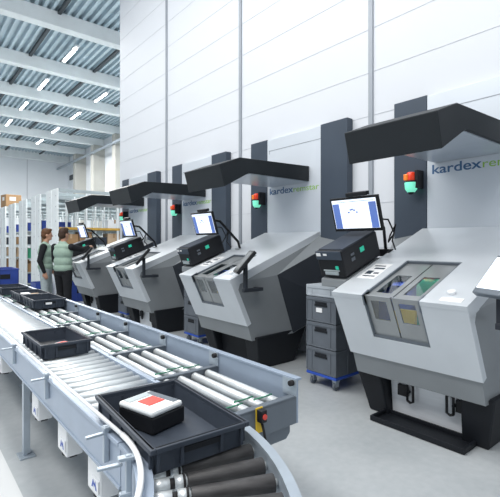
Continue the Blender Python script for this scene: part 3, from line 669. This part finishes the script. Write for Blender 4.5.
# ------------------------------------------------------------------ shelving racks
RY = [12.235 + 1.85 * i for i in range(6)]
def make_rack(i):
    y0 = RY[i]; y1 = y0 + 1.12; x0, x1 = 3.3, 9.3; H = 3.0
    t = thing('shelving_rack', ('white shelving rack nearest the workers, full face seen behind them' if i == 0 else '%s white shelving rack from the workers, seen mostly by its end panels' % ORD[i]), 'rack', (x0, y0, 0), 'white shelving racks')
    o = Vector((x0, y0, 0)); L = lambda: MB(o)
    for (a, b) in ((y0, y0 + 0.53), (y0 + 0.58, y1)):
        p = L().box((x0, a, 0), (x0 + 0.05, b, H)).build('end_panel', M['rack'], t, 0.01)
        h = L()
        for z in (0.5, 0.9, 1.3, 1.7, 2.1, 2.5, 2.8):
            h.cyl((x0 - 0.003, a + 0.12, z), (x0 + 0.002, a + 0.12, z), 0.02, n=8)
        h.build('hole', M['joint'], p)
    for z in (0.12, 0.5, 0.98, 1.45, 1.92, 2.74):
        sh = L().box((x0 + 0.05, y0 + 0.01, z - 0.04), (x1, y1 - 0.01, z)).build('shelf', M['rackshelf'], t)
        if abs(z - 1.92) < 0.01 and i == 0:
            L().box((x0 + 0.06, y0, z - 0.05), (x1, y0 + 0.012, z + 0.02)).build('edge_strip', M['orange'], sh)
    L().box((x0 + 0.05, y0, H - 0.09), (x1, y0 + 0.05, H)).build('top_beam', M['rackshelf'], t)
    L().box((x0 + 0.05, y1 - 0.05, H - 0.09), (x1, y1, H)).build('top_beam', M['rackshelf'], t)
    x = x0 + 0.8
    while x < x1 + 0.01:
        for y in (y0 + 0.005, y1 - 0.045):
            L().box((x - 0.02, y, 0), (x + 0.02, y + 0.04, H)).build('upright', M['rack'], t)
        x += 0.92
    if i < 2:
        x = x0 + (0.25 if i == 0 else 1.1)
        while x < (4.7 if i == 0 else 7.5):
            L().box((x - 0.008, y0 + 0.06, 1.925), (x + 0.008, y0 + 0.09, 2.70)).box((x - 0.006, y0 + 0.06, 2.4), (x + 0.006, y0 + 0.6, 2.416)).build('divider', M['rack'], t)
            x += 0.27
    return t
for i in range(6): make_rack(i)
def goods(rack, z, zname, x0, items, gap=0.03):
    x = x0; k = 0
    for (kind, w, d, h) in items:
        y = RY[rack] + 0.09 + d / 2
        rn = 'nearest rack' if rack == 0 else '%s rack' % ORD[rack]
        if kind == 'blue':
            nm, cat, lb, m = 'storage_bin', 'bin', 'blue plastic bin', M['bluebin']
        elif kind == 'white': nm, cat, lb, m = 'carton', 'carton', 'white carton', M['white']
        elif kind == 'green': nm, cat, lb, m = 'storage_bin', 'bin', 'green plastic bin', M['greenpart']
        elif kind == 'dark': nm, cat, lb, m = 'storage_bin', 'bin', 'dark plastic bin', M['tote']
        elif kind == 'pale': nm, cat, lb, m = 'carton', 'carton', 'pale brown carton', M['cardpale']
        else: nm, cat, lb, m = 'carton', 'carton', 'brown carton', M['card']
        t = thing(nm, '%s, %s along the %s of the %s' % (lb, ORD[k], zname, rn), cat, (x + w / 2, y, z + 0.001), 'goods on the racks')
        if cat == 'carton':
            MB().box((-w / 2, -d / 2, 0), (w / 2, d / 2, h)).build('box', m, t, 0.006)
            MB().box((-0.025, -d / 2 - 0.002, h * 0.6), (0.025, -d / 2, h + 0.001)).box((-0.025, -d / 2, h), (0.025, d / 2, h + 0.002)).build('tape', M['cardpale'] if kind == 'brown' else M['card'], t)
        else:
            mb = MB(); q = 0.012
            mb.box((-w / 2, -d / 2, 0), (w / 2, d / 2, q)).box((-w / 2, -d / 2, q), (-w / 2 + q, d / 2, h)).box((w / 2 - q, -d / 2, q), (w / 2, d / 2, h)).box((-w / 2 + q, -d / 2, q), (w / 2 - q, -d / 2 + q, h)).box((-w / 2 + q, d / 2 - q, q), (w / 2 - q, d / 2, h))
            mb.build('shell', m, t, 0.004)
            MB().box((-w / 2 - 0.01, -d / 2 - 0.01, h - 0.03), (w / 2 + 0.01, -d / 2 + 0.002, h)).box((-w / 2 - 0.01, d / 2 - 0.002, h - 0.03), (w / 2 + 0.01, d / 2 + 0.01, h)).build('rim', m, t, 0.003)
        x += w + gap; k += 1
goods(0, 1.92, 'top loaded shelf', 4.75, [('white', 0.42, 0.4, 0.27), ('white', 0.4, 0.4, 0.24), ('pale', 0.34, 0.4, 0.42), ('pale', 0.25, 0.3, 0.35), ('white', 0.3, 0.4, 0.3)])
goods(0, 1.45, 'second loaded shelf', 3.5, [('brown', 0.4, 0.4, 0.3), ('brown', 0.35, 0.4, 0.36), ('dark', 0.4, 0.5, 0.22), ('pale', 0.38, 0.4, 0.33), ('brown', 0.42, 0.4, 0.28), ('brown', 0.36, 0.4, 0.35), ('pale', 0.4, 0.4, 0.3), ('brown', 0.4, 0.4, 0.33)])
goods(0, 0.98, 'third loaded shelf', 3.45, [('pale', 0.4, 0.4, 0.33), ('brown', 0.4, 0.4, 0.36), ('brown', 0.42, 0.4, 0.3), ('white', 0.4, 0.4, 0.25), ('pale', 0.42, 0.4, 0.34), ('brown', 0.42, 0.4, 0.34), ('brown', 0.42, 0.4, 0.3)])
goods(0, 0.5, 'lower shelf', 3.42, [('pale', 0.36, 0.4, 0.3), ('brown', 0.4, 0.4, 0.36), ('pale', 0.4, 0.4, 0.34), ('brown', 0.4, 0.4, 0.34)])
goods(0, 0.12, 'bottom shelf', 3.42, [('blue', 0.6, 0.5, 0.3), ('blue', 0.5, 0.5, 0.28), ('brown', 0.42, 0.4, 0.3)])
for r in range(1, 6):
    goods(r, 1.92, 'top loaded shelf', 3.38, [('blue', 0.42, 0.5, 0.28), ('blue' if r % 2 else 'white', 0.42, 0.5, 0.25)])
    goods(r, 1.45, 'second loaded shelf', 3.38, [('brown' if r % 2 else 'dark', 0.42, 0.5, 0.28), ('brown', 0.40, 0.4, 0.3)])
    goods(r, 0.98, 'third loaded shelf', 3.38, [('green' if r in (1, 2) else 'pale', 0.42, 0.5, 0.34), ('brown', 0.40, 0.4, 0.3)])
    goods(r, 0.5, 'lower shelf', 3.38, [('white' if r == 1 else 'brown', 0.42, 0.4, 0.3), ('brown', 0.40, 0.4, 0.3)])
    goods(r, 0.12, 'bottom shelf', 3.38, [('blue', 0.42, 0.5, 0.3)])
ct = thing('carton', 'brown carton with white label on top of a rack at the left edge', 'carton', (3.62, 20.2, 3.001), None, 0.15)
MB().box((-0.3, -0.3, 0), (0.3, 0.3, 0.52)).build('box', M['card'], ct, 0.01)
MB().box((-0.16, -0.303, 0.27), (0.08, -0.3, 0.42)).build('label', M['paper'], ct)
MB().box((-0.303, -0.12, 0.27), (-0.3, 0.1, 0.42)).build('label', M['paper'], ct)
for (x, y, z, l) in ((3.0, 12.7, 0.0, 'deep blue bin upright on the floor against the end of the nearest rack'), (3.55, 11.4, 0.0, 'low blue bin on the floor in front of the nearest rack')):
    make_tote('storage_bin', l, 'bin', (x, y, z), 0.4, 0.6, 0.42, 0, None, M['bluebin'])

# ------------------------------------------------------------------ workers
def blob(name, shapes, m, parent, voxel=0.012, smooth=4):
    """one continuous surface fused from tapered limbs and rounded masses"""
    mb = MB()
    for s in shapes:
        if s[0] == 'e': mb.sphere(s[1], 1.0, 20, s[2])
        else:
            p0, r0, p1, r1 = s
            mb.sphere(p0, r0, 14); mb.sphere(p1, r1, 14)
            if (Vector(p0) - Vector(p1)).length > 1e-4: mb.cyl(p0, p1, r0, r1, 14)
    me = bpy.data.meshes.new(name); mb.bm.to_mesh(me); mb.bm.free()
    tmp = bpy.data.objects.new(name, me); COL.objects.link(tmp)
    md = tmp.modifiers.new('fuse', 'REMESH'); md.mode = 'VOXEL'; md.voxel_size = voxel; md.use_smooth_shade = True
    ms = tmp.modifiers.new('smooth', 'SMOOTH'); ms.factor = 0.5; ms.iterations = smooth
    dg = bpy.context.evaluated_depsgraph_get(); out = bpy.data.meshes.new_from_object(tmp.evaluated_get(dg))
    bpy.data.objects.remove(tmp)
    out.materials.clear(); out.materials.append(m)
    for p in out.polygons: p.use_smooth = True
    o = bpy.data.objects.new(name, out); COL.objects.link(o); o.parent = parent
    return o

def lerp(a, b, t): return Vector(a).lerp(Vector(b), t)
def hand(wrist, d, side, palm_n, curl=0.35, s=1.0):
    """palm, four fingers, thumb; d = direction of the fingers, palm_n = palm normal"""
    wrist = Vector(wrist); d = Vector(d).normalized(); pn = Vector(palm_n).normalized(); ac = d.cross(pn).normalized() * side
    sh = []
    for k in range(4):
        off = ac * (0.030 - 0.020 * k)
        sh.append((wrist + off * 0.7, 0.014, wrist + d * 0.085 + off, 0.0125))
    ln = (0.068, 0.078, 0.072, 0.055)
    for k in range(4):
        base = wrist + d * 0.085 + ac * (0.030 - 0.020 * k)
        d1 = (d + pn * curl).normalized(); d2 = (d + pn * curl * 2.4).normalized()
        m1 = base + d1 * ln[k] * 0.5; e = m1 + d2 * ln[k] * 0.5
        sh.append((base, 0.0105, m1, 0.0095)); sh.append((m1, 0.0095, e, 0.0078))
    tb = wrist + d * 0.025 + ac * 0.03; tm = tb + (d * 0.6 + ac * 0.6 + pn * 0.3).normalized() * 0.04; te = tm + (d + pn * 0.4).normalized() * 0.035
    sh.append((tb, 0.014, tm, 0.011)); sh.append((tm, 0.011, te, 0.009))
    return sh

def make_person(label, loc, rz, arms, legs, hairm, pantm, head_yaw, hat=None):
    """figure faces local +x, z up, feet at z=0, height 1.80"""
    t = thing('person', label, 'person', loc, 'workers in green vests', rz)
    hy = Matrix.Rotation(head_yaw, 3, 'Z'); hc = Vector((0.025, 0, 1.665))
    H = lambda x, y, z: hc + hy @ Vector((x, y, z))
    body = []
    # trunk
    body += [('e', (0, 0, 0.98), (0.115, 0.165, 0.13)), ('e', (0.0, 0, 1.12), (0.11, 0.15, 0.14)), ('e', (0.0, 0, 1.30), (0.125, 0.175, 0.17)), ('e', (-0.005, 0, 1.42), (0.10, 0.19, 0.075))]
    body += [((0, 0, 1.44), 0.062, (0.015, 0, 1.57), 0.052)]
    # head
    body += [('e', H(0, 0, 0.03), (0.098, 0.078, 0.108)), ('e', H(0.03, 0, -0.045), (0.066, 0.056, 0.075)), ('e', H(0.075, 0, -0.08), (0.024, 0.026, 0.022)),
             (H(0.094, 0, 0.01), 0.010, H(0.112, 0, -0.022), 0.013), (H(0.088, -0.02, -0.055), 0.008, H(0.088, 0.02, -0.055), 0.008),
             ('e', H(-0.005, 0.08, -0.005), (0.02, 0.011, 0.032)), ('e', H(-0.005, -0.08, -0.005), (0.02, 0.011, 0.032)),
             (H(0.083, -0.045, 0.028), 0.012, H(0.091, -0.012, 0.03), 0.011), (H(0.083, 0.045, 0.028), 0.012, H(0.091, 0.012, 0.03), 0.011)]
    legshape = []
    for (hp, kn, an) in legs:
        body += [(hp, 0.088, kn, 0.058), (kn, 0.058, lerp(kn, an, 0.3), 0.06), (lerp(kn, an, 0.3), 0.06, an, 0.04)]
        legshape += [(hp, 0.103, kn, 0.076), (kn, 0.076, (an[0], an[1], 0.06), 0.072)]
    slv = []
    for (shd, el, wr, hd, side, pn) in arms:
        body += [(shd, 0.058, el, 0.043), (el, 0.043, wr, 0.028)]
        body += hand(wr, hd, side, pn)
        slv += [(shd, 0.072, lerp(shd, el, 0.5), 0.062), (lerp(shd, el, 0.5), 0.062, el, 0.054), (el, 0.054, lerp(el, wr, 0.95), 0.038)]
    bo = blob('body', body, M['skin'], t, 0.009, 3)
    blob('hair', [('e', H(-0.012, 0, 0.052), (0.104, 0.087, 0.106)), ('e', H(-0.045, 0, 0.0), (0.072, 0.083, 0.085)), ('e', H(0.05, 0.01, 0.115), (0.055, 0.06, 0.035))], hairm, t, 0.009, 2)
    eye = MB()
    for s in (-1, 1): eye.sphere(H(0.086, s * 0.03, 0.008), 0.011, 10)
    eye.build('eye', M['black'], t, smooth=True)
    blob('sleeve', slv, M['blackcloth'], t, 0.011, 3)
    vest = [('e', (0, 0, 1.0), (0.155, 0.20, 0.12)), ('e', (0.0, 0, 1.13), (0.150, 0.195, 0.16)), ('e', (0.0, 0, 1.30), (0.155, 0.205, 0.17)), ('e', (-0.008, 0, 1.415), (0.12, 0.19, 0.085)),
            ((-0.01, -0.03, 1.47), 0.068, (-0.005, 0.03, 1.48), 0.068)]
    v = blob('vest', vest, M['vest'], t, 0.011, 3)
    blob('trousers', [('e', (0, 0, 0.93), (0.135, 0.18, 0.12))] + legshape, pantm, t, 0.012, 3)
    sh = []
    for (hp, kn, an) in legs: sh += [((an[0] - 0.03, an[1], 0.05), 0.05, (an[0] + 0.15, an[1], 0.035), 0.036), ((an[0], an[1], 0.09), 0.05, (an[0], an[1], 0.04), 0.045)]
    blob('shoe', sh, M['rubber'], t, 0.01, 2)
    return t
# right worker: back to the camera, right arm reaching to the screen
Lg = lambda dx=0.0: [((0, 0.095, 0.92), (0.03 + dx, 0.11, 0.5), (-0.02, 0.12, 0.09)), ((0, -0.095, 0.92), (0.03 - dx, -0.11, 0.5), (0.0, -0.12, 0.09))]
make_person('person in green vest and black trousers reaching to the farthest machine screen', (2.53, 8.95, 0), math.radians(35),
            [((0.0, 0.2, 1.42), (0.05, 0.25, 1.15), (0.25, 0.2, 1.05), (1, -0.2, 0), 1, (0, 0, -1)),
             ((0.0, -0.2, 1.42), (0.22, -0.27, 1.36), (0.50, -0.22, 1.43), (1, 0.1, 0.1), -1, (0, 0, -1))],
            Lg(0.03), M['hairdark'], M['blackcloth'], -0.2)
make_person('person in green vest and black sleeves standing left with a hand at the hip', (2.40, 9.75, 0), math.radians(-25),
            [((0.0, 0.2, 1.42), (-0.02, 0.26, 1.12), (0.12, 0.24, 0.92), (0.3, -0.1, -1), 1, (0, -1, 0)),
             ((0.0, -0.2, 1.42), (-0.06, -0.27, 1.13), (0.03, -0.25, 0.88), (0.25, 0.1, -1), -1, (0, 1, 0))],
            Lg(0.02), M['hair'], M['greycloth'], 0.2)
